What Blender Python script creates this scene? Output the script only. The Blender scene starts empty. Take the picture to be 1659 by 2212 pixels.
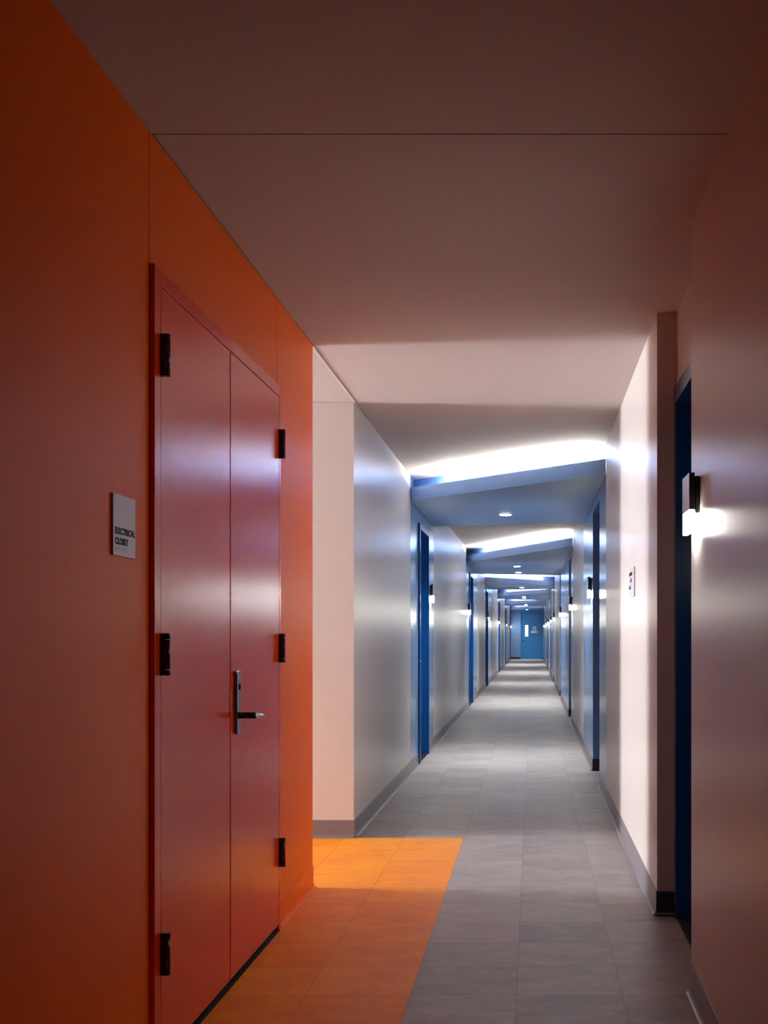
import bpy, bmesh, math
from mathutils import Vector, Matrix

# ------------------------------------------------------------------ camera, light, exposure
S = bpy.context.scene
COL = S.collection
F = 2670.0                      # focal length in photo pixels (1659 x 2212)
VPX, VPY = 1150.0, 1370.0
EYE = 1.14
cam_d = bpy.data.cameras.new('camera')
cam = bpy.data.objects.new('camera', cam_d)
COL.objects.link(cam)
cam_d.sensor_fit = 'VERTICAL'
cam_d.sensor_width = 27.0
cam_d.sensor_height = 36.0
cam_d.lens = F / 2212.0 * 36.0
cam_d.shift_x = -(VPX - 829.5) / 2212.0
cam_d.shift_y = (VPY - 1106.0) / 2212.0
cam_d.clip_start = 0.05
cam_d.clip_end = 200
cam.location = (0, 0, EYE)
cam.rotation_euler = (math.pi / 2, 0, 0)
S.camera = cam

w = bpy.data.worlds.new('world')
S.world = w
w.use_nodes = True
w.node_tree.nodes['Background'].inputs[0].default_value = (0.02, 0.012, 0.014, 1)
w.node_tree.nodes['Background'].inputs[1].default_value = 0.5

S.view_settings.view_transform = 'Standard'
S.view_settings.look = 'None'
S.view_settings.gamma = 1.0
S.view_settings.use_curve_mapping = False
S.view_settings.exposure = 0.0
S.cycles.max_bounces = 14
S.cycles.diffuse_bounces = 8
S.cycles.glossy_bounces = 6
S.cycles.sample_clamp_indirect = 25.0

E_COVE = 195.0       # light strips in the coves
E_SCONCE = 190.0     # sconce diffusers
P_DOWN = 27.0      # watts of each downlight
E_SCONCE_NEAR = 55.0     # the sconce by the camera is dimmed
E_DOWN = 40.0       # downlight lenses
E_WINDOW = 168.0     # daylight window at the end of the side corridor

# ------------------------------------------------------------------ dimensions
K = 1.1125
XL, XO, XR = -1.000, -0.989, 0.505
H = 2.44
XB = 0.583                      # back plane of the door recesses on the right
SZ = 2.233                      # underside of the blue soffits
YEND = 50.7 * K
YBACK = -9.0
Y1, Y2 = 5.0 * K, 6.22 * K      # side corridor opening
XSIDE = -8.0

# ------------------------------------------------------------------ materials
def srgb(r, g, b):
    def f(c):
        c /= 255.0
        return c / 12.92 if c <= 0.04045 else ((c + 0.055) / 1.055) ** 2.4
    return (f(r), f(g), f(b), 1)

def mat(name, col, rough=0.5, metal=0.0, spec=0.5, emit=None, strength=0, bump=0.0, bscale=300, var=0.0):
    m = bpy.data.materials.new(name)
    m.use_nodes = True
    nt = m.node_tree
    b = nt.nodes['Principled BSDF']
    b.inputs['Base Color'].default_value = col
    b.inputs['Roughness'].default_value = rough
    b.inputs['Metallic'].default_value = metal
    b.inputs['Specular IOR Level'].default_value = spec
    if emit:
        b.inputs['Emission Color'].default_value = emit
        b.inputs['Emission Strength'].default_value = strength
    if bump or var:
        tc = nt.nodes.new('ShaderNodeTexCoord')
        nz = nt.nodes.new('ShaderNodeTexNoise')
        nz.inputs['Scale'].default_value = bscale
        nz.inputs['Detail'].default_value = 3
        nt.links.new(tc.outputs['Object'], nz.inputs['Vector'])
        if bump:
            bp = nt.nodes.new('ShaderNodeBump')
            bp.inputs['Strength'].default_value = bump
            bp.inputs['Distance'].default_value = 0.001
            nt.links.new(nz.outputs['Fac'], bp.inputs['Height'])
            nt.links.new(bp.outputs['Normal'], b.inputs['Normal'])
        if var:
            mr = nt.nodes.new('ShaderNodeMapRange')
            mr.inputs['To Min'].default_value = rough - var
            mr.inputs['To Max'].default_value = rough + var
            n2 = nt.nodes.new('ShaderNodeTexNoise')
            n2.inputs['Scale'].default_value = 3
            nt.links.new(tc.outputs['Object'], n2.inputs['Vector'])
            nt.links.new(n2.outputs['Fac'], mr.inputs['Value'])
            nt.links.new(mr.outputs['Result'], b.inputs['Roughness'])
    return m

def tile_mat(name, c_lo, c_hi, rough):
    m = bpy.data.materials.new(name)
    m.use_nodes = True
    nt = m.node_tree
    N, L = nt.nodes, nt.links
    b = N['Principled BSDF']
    def node(t, **kw):
        n = N.new(t)
        for k, v in kw.items():
            setattr(n, k, v)
        return n
    def math_(op, a, bb=None, c=None):
        n = node('ShaderNodeMath', operation=op)
        for i, v in enumerate((a, bb, c)):
            if v is None:
                continue
            if isinstance(v, (int, float)):
                n.inputs[i].default_value = v
            else:
                L.new(v, n.inputs[i])
        return n.outputs[0]
    tc = node('ShaderNodeTexCoord')
    sp = node('ShaderNodeSeparateXYZ')
    L.new(tc.outputs['Object'], sp.inputs[0])
    u = math_('DIVIDE', math_('ADD', sp.outputs[0], 0.384 + 3.34), 0.334)
    v = math_('DIVIDE', math_('ADD', sp.outputs[1], 6.606 - 3.907), 0.3303)
    cu, cv = math_('FLOOR', u), math_('FLOOR', v)
    fu, fv = math_('FRACT', u), math_('FRACT', v)
    cb = node('ShaderNodeCombineXYZ')
    L.new(cu, cb.inputs[0]); L.new(cv, cb.inputs[1])
    wn = node('ShaderNodeTexWhiteNoise', noise_dimensions='2D')
    L.new(cb.outputs[0], wn.inputs['Vector'])
    # marbling, drawn out along x, shifted per tile
    sc = node('ShaderNodeVectorMath', operation='MULTIPLY')
    sc.inputs[1].default_value = (5.0, 9.0, 1.0)
    L.new(tc.outputs['Object'], sc.inputs[0])
    of = node('ShaderNodeVectorMath', operation='MULTIPLY_ADD')
    L.new(wn.outputs['Color'], of.inputs[0])
    of.inputs[1].default_value = (7, 7, 7)
    L.new(sc.outputs[0], of.inputs[2])
    n1 = node('ShaderNodeTexNoise')
    n1.inputs['Scale'].default_value = 1.0; n1.inputs['Detail'].default_value = 9
    n1.inputs['Roughness'].default_value = 0.68; n1.inputs['Distortion'].default_value = 0.6
    L.new(of.outputs[0], n1.inputs['Vector'])
    n2 = node('ShaderNodeTexNoise')
    n2.inputs['Scale'].default_value = 14.0; n2.inputs['Detail'].default_value = 5
    n2.inputs['Roughness'].default_value = 0.75; n2.inputs['Distortion'].default_value = 1.2
    L.new(of.outputs[0], n2.inputs['Vector'])
    a = math_('MULTIPLY', math_('SUBTRACT', n1.outputs['Fac'], 0.5), 2.0)
    bq = math_('MULTIPLY', math_('SUBTRACT', n2.outputs['Fac'], 0.5), 1.3)
    t = math_('MULTIPLY', math_('SUBTRACT', wn.outputs['Value'], 0.5), 0.42)
    fac = math_('ADD', math_('ADD', math_('ADD', a, bq), t), 0.5)
    mx = node('ShaderNodeMix', data_type='RGBA')
    L.new(fac, mx.inputs['Factor'])
    mx.inputs['A'].default_value = c_lo
    mx.inputs['B'].default_value = c_hi
    # joints
    du = math_('MULTIPLY', math_('MINIMUM', fu, math_('SUBTRACT', 1.0, fu)), 0.334)
    dv = math_('MULTIPLY', math_('MINIMUM', fv, math_('SUBTRACT', 1.0, fv)), 0.3303)
    d = math_('MINIMUM', du, dv)
    j = math_('LESS_THAN', d, 0.0009)
    jm = node('ShaderNodeMix', data_type='RGBA')
    L.new(math_('MULTIPLY', j, 0.7), jm.inputs['Factor'])
    L.new(mx.outputs['Result'], jm.inputs['A'])
    jm.inputs['B'].default_value = (c_lo[0] * .25, c_lo[1] * .25, c_lo[2] * .25, 1)
    L.new(jm.outputs['Result'], b.inputs['Base Color'])
    b.inputs['Specular IOR Level'].default_value = 0.3
    rr = node('ShaderNodeMapRange')
    rr.inputs['To Min'].default_value = rough - 0.10
    rr.inputs['To Max'].default_value = rough + 0.10
    L.new(n1.outputs['Fac'], rr.inputs['Value'])
    L.new(rr.outputs['Result'], b.inputs['Roughness'])
    bp = node('ShaderNodeBump')
    bp.inputs['Strength'].default_value = 0.12
    bp.inputs['Distance'].default_value = 0.001
    L.new(n2.outputs['Fac'], bp.inputs['Height'])
    L.new(bp.outputs['Normal'], b.inputs['Normal'])
    return m

M = {
    'white': mat('white_satin_paint', srgb(204, 195, 191), 0.30, spec=0.32),
    'ceiling': mat('ceiling_white_matte', srgb(190, 178, 178), 0.75),
    'orange': mat('orange_satin_paint', srgb(250, 110, 0), 0.42, spec=0.10),
    'door_orange': mat('orange_gloss_door_paint', srgb(236, 70, 0), 0.21, spec=0.20, bump=0.10, bscale=900),
    'blue': mat('grey_blue_satin_paint', srgb(112, 144, 186), 0.20),
    'soffit': mat('grey_blue_soffit_paint', srgb(100, 134, 184), 0.5),
    'door_blue': mat('blue_gloss_paint_shaded', srgb(6, 74, 142), 0.25),  # unit doors: shade of the recesses put into the blue
    'end_blue': mat('blue_gloss_paint_lit', srgb(52, 126, 186), 0.25),  # end door: its stronger lighting put into a lighter blue
    'base': mat('grey_rubber_base', srgb(120, 110, 116), 0.30),
    'base_dark': mat('rubber_base_with_shade', srgb(42, 40, 48), 0.35),  # grey base with recess shade put into its colour
    'charcoal': mat('charcoal_bounce_absorber', srgb(60, 56, 60), 0.5),  # added on unseen walls behind the camera to cut bounce light
    'dark': mat('shadow_gap_black', srgb(10, 9, 9), 0.7),
    'gap_orange': mat('orange_joint_filler', srgb(120, 20, 5), 0.6),
    'black': mat('black_powder_coat', srgb(18, 16, 18), 0.32),
    'hinge': mat('dark_bronze_metal', srgb(78, 70, 92), 0.28, metal=0.9),
    'steel': mat('satin_chrome', srgb(150, 148, 165), 0.22, metal=1.0),
    'darksteel': mat('dark_polished_steel', srgb(52, 46, 62), 0.18, metal=1.0),
    'brushed': mat('brushed_aluminium', srgb(190, 185, 185), 0.38, metal=1.0, bump=0.15, bscale=400),
    'sign': mat('sign_plate_grey', srgb(190, 180, 190), 0.35),
    'signw': mat('sign_plate_white', srgb(225, 225, 228), 0.3),
    'ink': mat('navy_raised_lettering', srgb(8, 7, 26), 0.6, spec=0.1),
    'inkgrey': mat('grey_lettering', srgb(120, 120, 128), 0.4),
    'sill': mat('aluminium_threshold', srgb(200, 200, 205), 0.35, metal=0.6),
    'cove': mat('cove_strip_light', (1, 1, 1, 1), 0.5, emit=(1.0, 0.975, 0.80, 1), strength=E_COVE),
    'lamp': mat('sconce_diffuser', (1, 1, 1, 1), 0.5, emit=(1.0, 0.97, 0.83, 1), strength=E_SCONCE),
    'lamp_near': mat('sconce_diffuser_dimmed', (1, 1, 1, 1), 0.5, emit=(1.0, 0.97, 0.90, 1), strength=E_SCONCE_NEAR),
    'down': mat('downlight_lens', (1, 1, 1, 1), 0.5, emit=(1.0, 0.99, 0.92, 1), strength=E_DOWN),
    'day': mat('frosted_daylight_pane', (1, 1, 1, 1), 0.5, emit=(0.90, 0.97, 1.0, 1), strength=E_WINDOW),
    'lite': mat('lit_door_glass', (.9, .9, .9, 1), 0.2, emit=(1.0, 0.97, 0.95, 1), strength=0.85),
    'floor': tile_mat('grey_marbled_tile', srgb(128, 122, 122), srgb(176, 170, 168), 0.42),
    'floor_orange': tile_mat('orange_marbled_tile', srgb(238, 128, 4), srgb(254, 168, 36), 0.50),
}

# ------------------------------------------------------------------ mesh helpers
class MB:
    def __init__(self):
        self.bm = bmesh.new()
        self.mi = 0
    def quad_box(self, pts_bottom, z0, z1):
        bm = self.bm
        lo = [bm.verts.new((x, y, z0)) for x, y in pts_bottom]
        hi = [bm.verts.new((x, y, z1)) for x, y in pts_bottom]
        fs = [bm.faces.new(lo[::-1]), bm.faces.new(hi)]
        n = len(lo)
        for i in range(n):
            fs.append(bm.faces.new((lo[i], lo[(i + 1) % n], hi[(i + 1) % n], hi[i])))
        for f in fs:
            f.material_index = self.mi
        return self
    def box(self, x0, x1, y0, y1, z0, z1, bevel=0.0, seg=2):
        x0, x1 = sorted((x0, x1)); y0, y1 = sorted((y0, y1)); z0, z1 = sorted((z0, z1))
        before = set(self.bm.verts)
        self.quad_box([(x0, y0), (x1, y0), (x1, y1), (x0, y1)], z0, z1)
        if bevel:
            nv = [v for v in self.bm.verts if v not in before]
            es = {e for v in nv for e in v.link_edges}
            r = bmesh.ops.bevel(self.bm, geom=list(es), offset=bevel, segments=seg, profile=0.5, affect='EDGES')
            for f in r['faces']:
                f.material_index = self.mi
        return self
    def cyl(self, p0, p1, r, n=20, r2=None, bevel=0.0):
        p0, p1 = Vector(p0), Vector(p1)
        d = p1 - p0
        rot = d.to_track_quat('Z', 'Y').to_matrix().to_4x4()
        before = set(self.bm.faces)
        bmesh.ops.create_cone(self.bm, cap_ends=True, segments=n, radius1=r, radius2=r if r2 is None else r2,
                              depth=d.length, matrix=Matrix.Translation((p0 + p1) / 2) @ rot)
        nf = [f for f in self.bm.faces if f not in before]
        for f in nf:
            f.material_index = self.mi
            if len(f.verts) == 4:
                f.smooth = True
        if bevel:
            es = [e for f in nf if len(f.verts) > 4 for e in f.edges]
            bmesh.ops.bevel(self.bm, geom=list(set(es)), offset=bevel, segments=2, profile=0.5, affect='EDGES')
        return self
    def prism_y(self, prof, y0, y1):
        """extrude an (x, z) profile along y"""
        a = [self.bm.verts.new((x, y0, z)) for x, z in prof]
        b = [self.bm.verts.new((x, y1, z)) for x, z in prof]
        n = len(a)
        fs = [self.bm.faces.new(a), self.bm.faces.new(b[::-1])]
        for i in range(n):
            fs.append(self.bm.faces.new((a[i], b[i], b[(i + 1) % n], a[(i + 1) % n])))
        for f in fs:
            f.material_index = self.mi
        return self
    def prism_x(self, prof, x0, x1):
        a = [self.bm.verts.new((x0, y, z)) for y, z in prof]
        b = [self.bm.verts.new((x1, y, z)) for y, z in prof]
        n = len(a)
        fs = [self.bm.faces.new(a), self.bm.faces.new(b[::-1])]
        for i in range(n):
            fs.append(self.bm.faces.new((a[i], b[i], b[(i + 1) % n], a[(i + 1) % n])))
        for f in fs:
            f.material_index = self.mi
        return self
    def build(self, name, mats, parent=None, **props):
        bmesh.ops.recalc_face_normals(self.bm, faces=self.bm.faces)
        me = bpy.data.meshes.new(name)
        self.bm.to_mesh(me)
        self.bm.free()
        for m in (mats if isinstance(mats, (list, tuple)) else [mats]):
            me.materials.append(M[m])
        o = bpy.data.objects.new(name, me)
        COL.objects.link(o)
        if parent is not None:
            o.parent = parent
            o.matrix_parent_inverse = Matrix.Translation(-parent.location)
        for k, v in props.items():
            o[k] = v
        return o

def empty(name, loc, **props):
    o = bpy.data.objects.new(name, None)
    o.empty_display_size = 0.1
    COL.objects.link(o)
    o.location = loc
    for k, v in props.items():
        o[k] = v
    return o

def text(body, name, size, basis, origin, material, parent, align='LEFT', sx=1.0, fat=0.012, extrude=0.0003):
    cu = bpy.data.curves.new(name, 'FONT')
    cu.body = body
    cu.size = size
    cu.align_x = align
    cu.extrude = extrude
    cu.offset = fat * size
    cu.resolution_u = 3
    tmp = bpy.data.objects.new('tmp', cu)
    COL.objects.link(tmp)
    bpy.context.view_layer.update()
    me = bpy.data.meshes.new_from_object(tmp.evaluated_get(bpy.context.evaluated_depsgraph_get()))
    bpy.data.objects.remove(tmp)
    ex, ey = Vector(basis[0]), Vector(basis[1])
    ez = ex.cross(ey)
    R = Matrix((ex, ey, ez)).transposed().to_4x4()
    me.transform(Matrix.Translation(origin) @ R @ Matrix.Diagonal((sx, 1, 1, 1)))
    me.name = name
    me.materials.clear()
    me.materials.append(M[material])
    o = bpy.data.objects.new(name, me)
    COL.objects.link(o)
    o.parent = parent
    o.matrix_parent_inverse = Matrix.Translation(-parent.location)
    return o

# ------------------------------------------------------------------ portals (blue zones), in K units
# left front, right front, left back, right back
PORT = [(9.11, 7.61, 11.25, 10.95), (16.9, 13.8, 20.1, 20.55), (23.2, 25.1, 27.2, 26.9),
        (32.0, 29.4, 34.1, 36.2), (40.2, 38.8, 42.8, 43.4), (48.8, 46.2, 50.7, 50.7)]
# door openings, frame included
DOOR_L = [(9.72, 10.60), (17.60, 18.50), (23.80, 24.70), (32.95, 33.85), (40.90, 41.80), (49.1, 50.0)]
DOOR_R = [(3.53, 4.50), (8.36, 9.27), (14.45, 15.40), (19.70, 20.50), (25.50, 26.40),
          (29.95, 30.85), (35.25, 36.10), (39.95, 40.85), (46.70, 47.60)]
HEAD_R = 2.15

# ------------------------------------------------------------------ floor and ceiling
b = MB()
b.mi = 0
b.box(XSIDE - .3, -2.722, YBACK, Y2 - .002, -0.1, 0)  # unseen side corridor floor, made grey to keep its bounce neutral
b.box(-0.384, 1.4, YBACK, YEND + .3, -0.1, 0)
b.box(-1.6, -0.384, Y2 - .002, YEND + .3, -0.1, 0)
b.mi = 1
b.box(-2.722, -0.384, YBACK, Y2 - .002, -0.1, 0)
b.build('floor', ['floor', 'floor_orange'], kind='structure',
        label='grey marbled tile floor with an orange tiled strip by the closet')

b = MB()
jy = 2.888 * K
b.box(XSIDE - .3, 1.4, YBACK, jy - .003, H, H + .1)
b.box(XSIDE - .3, XO, jy + .003, Y2, H, H + .1)
b.box(XO + .004, 1.4, jy + .003, YEND + .3, H, H + .1)
b.box(XL - .5, XO + .001, Y2 - .003, YEND + .3, H, H + .1)
b.build('ceiling', 'ceiling', kind='structure', label='flat white ceiling with a thin control joint')
b = MB()
b.box(XSIDE - .3, 1.4, YBACK, Y2 + .5, H + .1, H + .14)
b.build('ceiling', 'dark', kind='structure')
# bead along the edge of the side corridor ceiling
b = MB()
b.box(XO - .012, XO + .002, Y1 + .002, Y2 - .004, H - .004, H + .001)
b.build('trim_1', 'white', kind='structure', label='thin white bead on the ceiling across the side corridor mouth')

# ------------------------------------------------------------------ left wall
CL0, CL1, CLZ = 2.868 * K, 4.306 * K, 2.098          # closet frame outline
g = .0024
b = MB()
b.mi = 3
b.box(XO - .15, XO, YBACK, 0.3, 0, H)
b.mi = 0
b.box(XO - .15, XO, 0.3, CL0 - 2 * g, 0, H)
b.box(XO - .15, XO, CL0 - 0, CL1 - g, CLZ, H)
b.box(XO - .15, XO, CL1 + g, Y1, 0, H)
b.mi = 1
b.box(XSIDE - .2, XO - .15, Y1 - .15, Y1, 0, H)     # near wall of side corridor
b.mi = 2
b.box(XO - .15, XO - .012, CL0 - 2 * g, CL0, 0, H)    # joint backing
b.box(XO - .15, XO - .012, CL1 - g, CL1 + g, 0, H)
b.build('wall_left', ['orange', 'white', 'gap_orange', 'charcoal'], kind='structure', label='orange painted wall around the electrical closet')

def spans(y0, y1, cuts):
    """colour spans (a, b, is_blue) of y0..y1 for a list of (front, back)"""
    out, y = [], y0
    for a, c in cuts:
        if a > y:
            out.append((y, a, False))
        out.append((max(a, y), c, True))
        y = c
    if y < y1:
        out.append((y, y1, False))
    return out

def wall_pieces(b, xa, xb, sp, doors, head, groove=False):
    """xa: face plane, xb: back plane; doors are openings cut up to head"""
    for a, c, blue in sp:
        b.mi = 3 if blue is None else 1 if blue else 0
        y = a
        for d0, d1, hz in doors:
            if d1 <= a or d0 >= c:
                continue
            b.box(xa, xb, y, d0, 0, H)
            if hz < H - .01:
                if groove:
                    b.box(xa, xb, d0 + g, d1 - g, hz, H)
                else:
                    b.box(xa, xb, d0, d1, hz, H)
            y = d1
        b.box(xa, xb, y, c, 0, H)

b = MB()
dl = [(a * K, c * K, 2.115) for a, c in DOOR_L]
spl = spans(Y2, YEND, [(p[0] * K, p[2] * K) for p in PORT])
wall_pieces(b, XL, XL - .14, spl, dl, 2.115, True)
b.mi = 2
for a, c, h_ in dl:
    b.box(XL - .012, XL - .10, a, a + g, h_, H)
    b.box(XL - .012, XL - .10, c - g, c, h_, H)
b.mi = 0
b.box(XSIDE - .2, XL - .14, Y2, Y2 + .15, 0, H)      # wall of side corridor that faces the camera
b.build('wall_left', ['white', 'blue', 'dark'], kind='structure', label='white left wall with grey-blue bands at each soffit')

# ------------------------------------------------------------------ right wall
b = MB()
dr = []
for i, (a, c) in enumerate(DOOR_R):
    hz = H if i == 0 else (SZ if i in (3,) else HEAD_R)
    dr.append((a * K, c * K, hz))
spr = [(YBACK, 0.3, None)] + spans(0.3, YEND, [(p[1] * K, p[3] * K) for p in PORT])
wall_pieces(b, XR, XB, spr, dr, HEAD_R)
# backing wall behind the recesses, with the door openings cut
FZ = 2.135
for i, (a, c, hz) in enumerate(dr):
    b.mi = 0 if i == 0 else 1
    b.box(XB, XB + .15, a, c, FZ, H)
y = YBACK
for a, c, hz in dr:
    b.mi = 0
    b.box(XB, XB + .15, y, a, 0, H)
    y = c
b.box(XB, XB + .15, y, YEND, 0, H)
b.build('wall_right', ['white', 'blue', 'dark', 'charcoal'], kind='structure', label='white right wall with grey-blue bands and recessed doorways')

# ------------------------------------------------------------------ end walls
ED0, ED1 = -.545, .457
b = MB()
b.box(-1.2, ED0, YEND, YEND + .2, 0, H)
b.box(ED1, .8, YEND, YEND + .2, 0, H)
b.mi = 1
b.box(ED0, ED1, YEND, YEND + .2, 2.115, H)
b.build('wall_back', ['blue', 'end_blue'], kind='structure', label='grey-blue wall closing the far end of the corridor')
b = MB()
b.box(-1.2, .8, YBACK - .15, YBACK, 0, H)
b.build('wall_front', 'dark', kind='structure')  # unseen wall behind the camera, blackened to keep the foreground dark

# side corridor end wall with a window
WY0, WY1, WZ0, WZ1 = Y1 + .12, Y2 - .12, 0.25, 2.15
b = MB()
b.box(XSIDE - .2, XSIDE, Y1, WY0, 0, H)
b.box(XSIDE - .2, XSIDE, WY1, Y2, 0, H)
b.box(XSIDE - .2, XSIDE, WY0, WY1, WZ1, H)
b.box(XSIDE - .2, XSIDE, WY0, WY1, 0, WZ0)
b.build('wall_side', 'white', kind='structure')
wn = empty('window_1', (XSIDE, (WY0 + WY1) / 2, WZ0), kind='structure', label='tall frosted daylight window ending the side corridor')
b = MB()
for (a, c, d, e) in ((WY0, WY0 + .05, WZ0, WZ1), (WY1 - .05, WY1, WZ0, WZ1), (WY0, WY1, WZ1 - .05, WZ1), (WY0, WY1, WZ0, WZ0 + .05)):
    b.box(XSIDE - .08, XSIDE - .02, a, c, d, e)
b.build('window_frame', 'black', wn)
b = MB()
b.box(XSIDE - .06, XSIDE - .05, WY0 + .05, WY1 - .05, WZ0 + .05, WZ1 - .05)
b.build('window_pane', 'day', wn)

# ------------------------------------------------------------------ baseboards (coved rubber base, 10 cm)
def base_prof(x, s):
    # s: +1 when the base projects towards +x
    return [(x, 0), (x + s * .019, 0), (x + s * .018, .003), (x + s * .011, .007), (x + s * .0065, .014), (x + s * .004, .026),
            (x + s * .0035, .097), (x + s * .0015, .100), (x, .100)]

b = MB()
b.prism_y(base_prof(XO, 1), YBACK, CL0 - .004)
b.prism_y(base_prof(XO, 1), CL1 + .004, Y1)
b.build('baseboard_left', 'orange', kind='structure', label='orange coved base at the foot of the orange wall')

b = MB()
y = Y2
for a, c, h_ in dl:
    b.prism_y(base_prof(XL, 1), y, a)
    y = c
b.prism_y(base_prof(XL, 1), y, YEND)
pf = [(Y2 - (px - XL), z) for px, z in base_prof(XL, 1)]
b.prism_x(pf, XSIDE, XL + .004)
b.build('baseboard_left', 'base', kind='structure', label='grey coved base along the left wall')

b = MB()
y = YBACK
for a, c, h_ in dr:
    b.prism_y(base_prof(XR, -1), y, a)
    y = c
b.prism_y(base_prof(XR, -1), y, YEND)
b.mi = 1
for a, c, h_ in dr:        # returns inside the recesses, in the shade-toned base
    pf = [(c - (px - XL) , z) for px, z in base_prof(XL, 1)]
    b.prism_x(pf, XR - .003, XB - .01)
b.build('baseboard_right', ['base', 'base_dark'], kind='structure', label='grey coved base along the right wall, shade-toned dark at the door returns')

b = MB()
pf = [(YEND - (px - XL), z) for px, z in base_prof(XL, 1)]
b.prism_x(pf, XL, ED0)
b.prism_x(pf, ED1, XR)
b.build('baseboard_back', 'base_dark', kind='structure')

# ------------------------------------------------------------------ soffit portals
ORD = ['first', 'second', 'third', 'fourth', 'fifth', 'sixth']
COVE = .30
for i, (lf, rf, lb, rb) in enumerate(PORT):
    lf, rf, lb, rb = lf * K, rf * K, lb * K, rb * K
    e = .002
    x0, x1 = XL + e, XR - e
    root = empty('trim_%d' % (i + 2), ((x0 + x1) / 2, (lf + rf) / 2, SZ), kind='structure',
                 label='grey-blue angled ceiling soffit, %s from the camera' % ORD[i])
    sl = (rf - lf) / (XR - XL)
    def yf(x, off=0.0):
        return lf + sl * (x - XL) + off
    b = MB()
    b.quad_box([(x0, yf(x0, COVE)), (x1, yf(x1, COVE)), (x1, rb), (x0, lb)], SZ, H)
    b.quad_box([(x0, yf(x0)), (x1, yf(x1)), (x1, yf(x1, COVE)), (x0, yf(x0, COVE))], SZ, SZ + .016)
    b.build('soffit', 'soffit', root)
    b = MB()
    b.quad_box([(x0, yf(x0, -.018)), (x1, yf(x1, -.018)), (x1, yf(x1)), (x0, yf(x0))], SZ, SZ + .107)
    b.build('fascia', 'soffit', root)
    b = MB()
    xa, xb = XL + .20, XR - .04
    if sl > 0:
        xa, xb = XL + .04, XR - .20
    b.quad_box([(xa, yf(xa, .07)), (xb, yf(xb, .07)), (xb, yf(xb, .095)), (xa, yf(xa, .095))], SZ + .092, SZ + .107)
    b.build('light_strip', 'cove', root)

# ------------------------------------------------------------------ downlights
DL = [(10.13, 'in the first blue soffit'), (17.85, 'nearer of two in the second blue soffit'),
      (19.6, 'farther of two in the second blue soffit'), (25.85, 'in the third blue soffit'),
      (32.2, 'nearer of two in the fourth blue soffit'), (33.6, 'farther of two in the fourth blue soffit'),
      (41.0, 'nearer of two in the fifth blue soffit'), (42.3, 'farther of two in the fifth blue soffit'),
      (49.3, 'in the sixth blue soffit by the end door')]
for y, lab in DL:
    y *= K
    r = empty('ceiling_light', (-.245, y, SZ), label='small round recessed downlight ' + lab, category='ceiling light',
              group='round downlights in the blue soffits')
    b = MB()
    b.cyl((-.245, y, SZ - .004), (-.245, y, SZ + .0), .062, 32)
    b.build('light_trim', 'signw', r)
    b = MB()
    b.cyl((-.245, y, SZ - .010), (-.245, y, SZ - .004), .047, 32, r2=.052)
    b.build('lens', 'down', r)
    la = bpy.data.lights.new('downlight_beam', 'AREA')
    la.shape = 'DISK'
    la.size = .09
    la.energy = P_DOWN
    la.spread = math.radians(115)
    la.color = (1.0, .98, .88)
    lo = bpy.data.objects.new('downlight_beam', la)
    COL.objects.link(lo)
    lo.parent = r
    lo.location = (0, 0, -.014)

# ------------------------------------------------------------------ wall sconces
def sconce(side, y, label, lamp='lamp'):
    """side +1: on the right wall facing -x; -1: on the left wall facing +x"""
    xw = XR if side > 0 else XL
    s = -side
    wd = .165
    r = empty('wall_sconce', (xw, y + wd / 2, 1.45), label=label, category='wall light', group='sconces along the corridor walls')
    b = MB()
    b.box(xw, xw + s * .016, y + .004, y + wd - .004, 1.505, 1.618, bevel=.004)
    b.build('back_plate', 'black', r)
    b = MB()
    b.box(xw + s * .0162, xw + s * .0315, y, y + wd, 1.516, 1.627, bevel=.001)
    b.box(xw + s * .0135, xw + s * .0170, y + .02, y + .024, 1.5636, 1.5676)
    b.build('housing', 'black', r)
    b = MB()
    b.box(xw + s * .0315, xw + s * .0335, y, y + wd, 1.516, 1.627, bevel=.0006)
    b.build('face_plate', 'brushed', r, label='brushed metal face plate')
    b = MB()
    b.box(xw + s * .0155, xw + s * .0330, y + .001, y + wd - .001, 1.449, 1.5158, bevel=.004)
    b.build('diffuser', lamp, r, label='glowing white diffuser')
    return r

SR = [(3.345, 'sconce at the near right corner before the recessed door'),
      (9.40, 'sconce on the right wall just past the first blue-banded doorway'),
      (14.15, 'second lit sconce down the blue-banded right wall'),
      (19.50, 'sconce on the right wall at the far end of the second soffit'),
      (25.25, 'sconce on the right wall under the third soffit'),
      (29.65, 'sconce on the right wall under the front of the fourth soffit'),
      (34.95, 'sconce on the right wall under the back of the fourth soffit'),
      (39.65, 'sconce on the right wall under the fifth soffit'),
      (46.35, 'farthest sconce on the right wall, nearest the end door')]
SLF = [(10.80, 'sconce on the left wall just past the nearest blue door'),
       (17.30, 'sconce on the left wall just before the second blue door'),
       (24.85, 'sconce on the left wall past the third blue door'),
       (32.60, 'sconce on the left wall before the fourth blue door'),
       (42.00, 'sconce on the left wall past the fifth blue door'),
       (50.20, 'farthest sconce on the left wall, beside the end wall')]
for y, lab in SR:
    sconce(1, y * K, 'black and brushed-metal ' + lab, 'lamp_near' if y < 4 else 'lamp')
for y, lab in SLF:
    sconce(-1, y * K, 'black and brushed-metal ' + lab)

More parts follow.
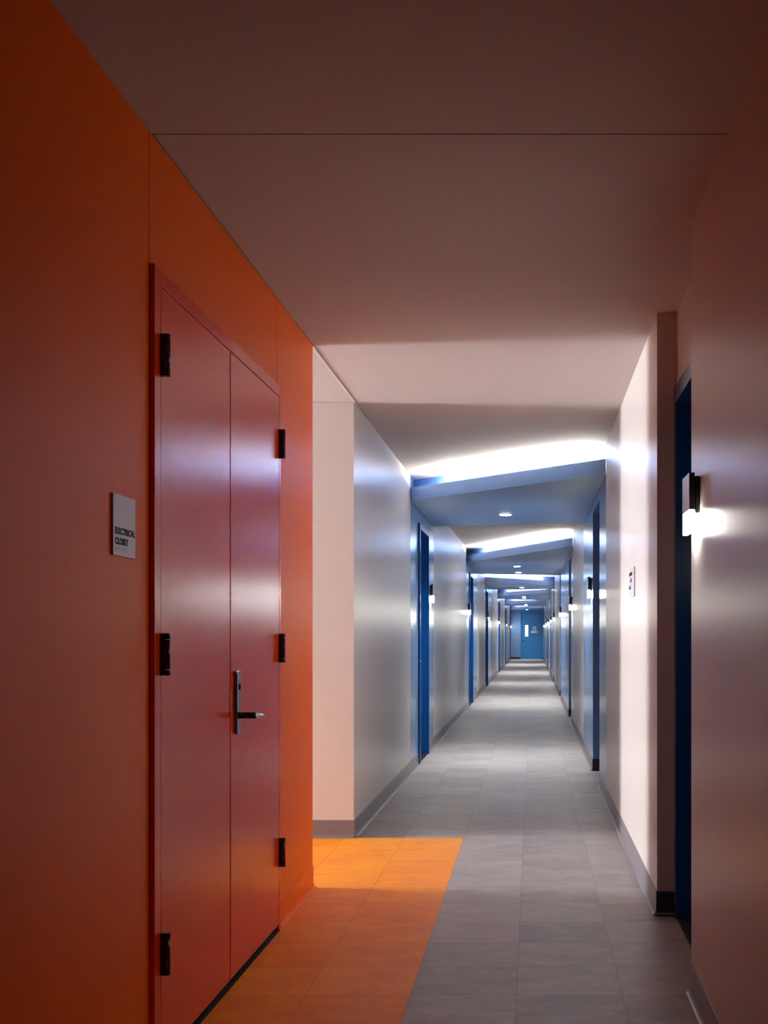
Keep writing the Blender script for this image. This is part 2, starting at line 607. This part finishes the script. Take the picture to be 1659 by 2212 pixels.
# ------------------------------------------------------------------ electrical closet double door
XF = -0.975                                   # face of frame and leaves
d1 = empty('door_1', (XF, (CL0 + CL1) / 2, 0), kind='structure',
           label='orange double door of the electrical closet with black hinges')
PY0, PYM, PY1, PZ = 2.918 * K, 3.589 * K, 4.278 * K, 2.053
b = MB()
b.box(XO - .12, XF, CL0, PY0 - .002, 0, CLZ, bevel=.0012)
b.box(XO - .12, XF, PY1 + .002, CL1, 0, CLZ, bevel=.0012)
b.box(XO - .12, XF, PY0 - .002, PY1 + .002, PZ + .003, CLZ, bevel=.0012)
b.build('door_frame', 'door_orange', d1)
b = MB()
b.box(XF - .047, XF - .0005, PY0 + .0008, PYM - .006, .022, PZ, bevel=.0015)
b.build('door_leaf', 'door_orange', d1)
b = MB()
b.box(XF - .047, XF - .0005, PYM + .005, PY1 - .0008, .022, PZ, bevel=.0015)
leaf2 = b.build('door_leaf', 'door_orange', d1)
b = MB()
b.box(XF - .11, XF - .05, PY0 - .002, PY1 + .002, 0, PZ + .003)
b.build('door_stop', 'dark', d1)
b = MB()
b.box(XF - .05, XF + .004, CL0 + .03, CL1 - .03, 0, .003)
b.build('threshold', 'dark', d1, label='black gap and strip under the doors')
for hy, s in ((PY0 - .001, 1), (PY1 + .001, -1)):
    for hz in (1.873, 1.087, .300):
        b = MB()
        b.box(XF - .004, XF + .0045, hy - .004, hy + .014 if s > 0 else hy + .010, hz - .0555, hz + .0555)
        hz0, hz1 = hz - .0555, hz + .0555
        o = b.build('hinge', 'hinge', d1)
        b = MB()
        cx = XF + .014
        b.cyl((cx, hy + .003, hz0 + .0165), (cx, hy + .003, hz1 - .0165), .0098, 20)
        b.cyl((cx, hy + .003, hz0), (cx, hy + .003, hz0 + .0155), .0102, 20, bevel=.001)
        b.cyl((cx, hy + .003, hz1 - .0155), (cx, hy + .003, hz1), .0102, 20, bevel=.001)
        b.box(XF, cx, hy - .003, hy + .009, hz0 + .001, hz1 - .001)
        k = b.build('hinge_barrel', 'hinge', o)
        k.matrix_parent_inverse = Matrix.Identity(4)
        k.location = (0, 0, 0)

def child(o, par):
    """o was built in world space; par is itself a child built in world space around a root"""
    o.parent = par
    o.matrix_parent_inverse = Matrix.Identity(4)
    o.location = (0, 0, 0)

for o in list(COL.objects):
    if o.name.startswith('hinge_barrel'):
        pass

# lever lock set
LY = 3.632 * K
b = MB()
b.box(XF, XF + .0115, LY, LY + .047, .812, 1.021, bevel=.005, seg=3)
plate = b.build('lock_plate', 'steel', d1)
b = MB()
b.cyl((XF + .011, LY + .026, .967), (XF + .0135, LY + .026, .967), .011, 20)
b.box(XF + .0135, XF + .0155, LY + .0245, LY + .0275, .961, .973)
child(b.build('lock_cylinder', 'darksteel'), plate)
b = MB()
b.cyl((XF + .011, LY + .024, .873), (XF + .066, LY + .024, .873), .0108, 24)
ln = b.build('lever_neck', 'darksteel'); child(ln, plate)
b = MB()
b.cyl((XF + .058, LY + .020, .8735), (XF + .058, LY + .150, .8625), .0100, 24, bevel=.002)
child(b.build('lever_handle', 'steel'), plate)
b = MB()
b.box(XF - .002, XF + .0008, PYM - .010, PYM + .0015, .878, .958)
b.build('latch_plate', 'steel', d1)

# ------------------------------------------------------------------ unit doors
def lever(parent_leaf, x, y, z, s, dy):
    b = MB()
    b.box(x, x + s * .008, y - .03, y + .03, z - .10, z + .13, bevel=.003)
    b.cyl((x, y, z), (x + s * .05, y, z), .010, 14)
    b.cyl((x + s * .045, y, z), (x + s * .045, y + dy * .12, z), .009, 14)
    child(b.build('lever_handle', 'steel'), parent_leaf)

n = 2
for i, (a, c) in enumerate(DOOR_L):
    a, c = a * K, c * K
    d = empty('door_%d' % n, (XL, (a + c) / 2, 0), kind='structure', label='shade-toned blue unit door on the left wall, %s from the camera' % ORD[i])
    n += 1
    b = MB()
    f_ = XL + .018
    b.box(XL - .13, f_, a + .001, a + .05, 0, 2.115, bevel=.001)
    b.box(XL - .13, f_, c - .05, c - .001, 0, 2.115, bevel=.001)
    b.box(XL - .13, f_, a + .05, c - .05, 2.065, 2.115, bevel=.001)
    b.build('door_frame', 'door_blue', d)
    b = MB()
    b.box(XL - .088, XL - .045, a + .052, c - .052, .012, 2.063)
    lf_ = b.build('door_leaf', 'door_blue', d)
    lever(lf_, XL - .045, a + .13, .90, 1, 1)
    b = MB()
    b.box(XL - .13, XL + .004, a + .05, c - .05, 0, .006)
    b.build('threshold', 'dark', d)
for i, (a, c) in enumerate(DOOR_R):
    a, c = a * K, c * K
    lab = 'shade-toned blue door in the white recess at the near right corner' if i == 0 else 'shade-toned blue recessed door on the right wall, %d doorways past the near corner' % i
    d = empty('door_%d' % n, (XB, (a + c) / 2, 0), kind='structure', label=lab)
    n += 1
    e = .004
    b = MB()
    f_ = XB - .010
    b.box(XB + .13, f_, a + e, a + .055, 0, FZ, bevel=.001)
    b.box(XB + .13, f_, c - .055, c - e, 0, FZ, bevel=.001)
    b.box(XB + .13, f_, a + .055, c - .055, FZ - .068, FZ, bevel=.001)
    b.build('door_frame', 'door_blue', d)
    b = MB()
    b.box(XB + .085, XB + .12, a + .057, c - .057, .012, FZ - .07)
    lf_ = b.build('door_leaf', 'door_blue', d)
    lever(lf_, XB + .085, a + .13, .90, -1, 1)
    b = MB()
    b.box(XB + .13, XB - .006, a + .055, c - .055, 0, .006)
    b.build('threshold', 'dark', d)

# ------------------------------------------------------------------ end door
de = empty('door_%d' % n, ((ED0 + ED1) / 2, YEND, 0), kind='structure', label='lit-toned blue door with a narrow glass lite at the far end')
yd = YEND
b = MB()
b.box(ED0, ED0 + .055, yd - .02, yd + .12, 0, 2.115, bevel=.001)
b.box(ED1 - .07, ED1, yd - .02, yd + .12, 0, 2.115, bevel=.001)
b.box(ED0 + .055, ED1 - .07, yd - .02, yd + .12, 2.066, 2.115, bevel=.001)
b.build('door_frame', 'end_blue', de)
LX0, LX1, LZ0, LZ1 = -.336, -.189, 1.04, 1.56
DX0, DX1 = ED0 + .057, ED1 - .072
ys, ye = yd + .005, yd + .05
b = MB()
b.box(DX0, LX0, ys, ye, .02, 2.064)
b.box(LX1, DX1, ys, ye, .02, 2.064)
b.box(LX0, LX1, ys, ye, .02, LZ0)
b.box(LX0, LX1, ys, ye, LZ1, 2.064)
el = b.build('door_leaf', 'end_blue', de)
b = MB()
b.box(LX0, LX1, ys + .015, ys + .025, LZ0, LZ1)
b.build('glass_lite', 'lite', de, label='bright narrow glass lite')
b = MB()
b.box(DX0, DX1, yd - .015, yd + .05, 0, .018)
b.build('threshold', 'sill', de)
b = MB()
b.box(-.462, -.412, ys - .010, ys, .80, 1.04, bevel=.003)
b.cyl((-.437, ys - .006, .872), (-.437, ys - .055, .872), .011, 14)
b.cyl((-.447, ys - .05, .872), (-.30, ys - .05, .872), .010, 14)
b.cyl((-.437, ys - .008, 1.0), (-.437, ys - .02, 1.0), .017, 16)
b.build('lever_handle', 'steel', de)

# ------------------------------------------------------------------ signs
def braille(parent, basis, origin, cols, step=.0045, rows=3, thick=.0006, material='sign', seed=7):
    ex, ey = Vector(basis[0]), Vector(basis[1])
    ez = ex.cross(ey)
    b = MB()
    k = seed
    o = Vector(origin)
    for ccol in range(cols):
        for r_ in range(rows):
            k = (k * 1103515245 + 12345) & 0x7fffffff
            if (k >> 16) % 5 < 2:
                p = o + ex * (ccol * step + (ccol // 2) * step * .45) - ey * (r_ * step)
                b.cyl(p, p + ez * thick, .0009, 8, r2=.0005)
    return b.build('braille', material, parent)

# electrical closet sign
sy0, sy1, sz0, sz1 = 2.606 * K, 2.751 * K, 1.3265, 1.472
sg = empty('wall_sign', (XO, (sy0 + sy1) / 2, sz0), label='square grey ELECTRICAL CLOSET sign on the orange wall', category='sign')
b = MB()
b.box(XO, XO + .006, sy0, sy1, sz0, sz1)
b.build('sign_plate', 'sign', sg)
BL = ((0, 1, 0), (0, 0, 1))
text('ELECTRICAL', 'lettering', .0212, BL, (XO + .0065, sy0 + .011, 1.3785), 'ink', sg, sx=1.24, fat=.034)
text('CLOSET', 'lettering', .0212, BL, (XO + .0065, sy0 + .011, 1.3540), 'ink', sg, sx=1.24, fat=.034)
braille(sg, BL, (XO + .006, sy0 + .013, 1.3455), 20, step=.0036, material='inkgrey')

# directory sign on the right wall
ry0, ry1, rz0, rz1 = 5.46 * K, 5.74 * K, 1.3265, 1.474
sg = empty('wall_sign', (XR, (ry0 + ry1) / 2, rz0), label='grey numbered directory sign on the white right wall', category='sign')
b = MB()
b.box(XR - .006, XR, ry0, ry1, rz0, rz1)
b.build('sign_plate', 'sign', sg)
BR = ((0, -1, 0), (0, 0, 1))
text('ROOMS', 'lettering', .0245, BR, (XR - .0065, ry1 - .022, 1.4360), 'ink', sg, sx=2.15, fat=.05)
text('1-8', 'lettering', .0290, BR, (XR - .0065, ry1 - .060, 1.4025), 'ink', sg, sx=3.3, fat=.04)
text('8-1', 'lettering', .0290, BR, (XR - .0065, ry1 - .016, 1.3680), 'ink', sg, sx=3.3, fat=.04)
braille(sg, BR, (XR - .006, ry1 - .05, 1.352), 22, step=.0055, material='inkgrey')

# end door signs
BE = ((1, 0, 0), (0, 0, 1))
sg = empty('door_sign', (.094, ys - .002, 1.331), label='small square white sign with a dark number on the end door', category='sign')
b = MB()
b.box(.013, .174, ys - .006, ys, 1.331, 1.497)
b.build('sign_plate', 'signw', sg)
text('8', 'lettering', .125, BE, (.093, ys - .0066, 1.368), 'ink', sg, align='CENTER', fat=.02)
sg = empty('door_sign', (.09, ys - .002, 1.182), label='wide white sign with a small dark mark, below the square one', category='sign')
b = MB()
b.box(-.068, .249, ys - .006, ys, 1.182, 1.295)
b.build('sign_plate', 'signw', sg)
b = MB()
b.cyl((.203, ys - .0061, 1.274), (.203, ys - .0075, 1.274), .009, 16)
b.box(.191, .215, ys - .0075, ys - .006, 1.235, 1.264)
b.box(.195, .211, ys - .0075, ys - .006, 1.210, 1.236)
b.build('pictogram', 'ink', sg)
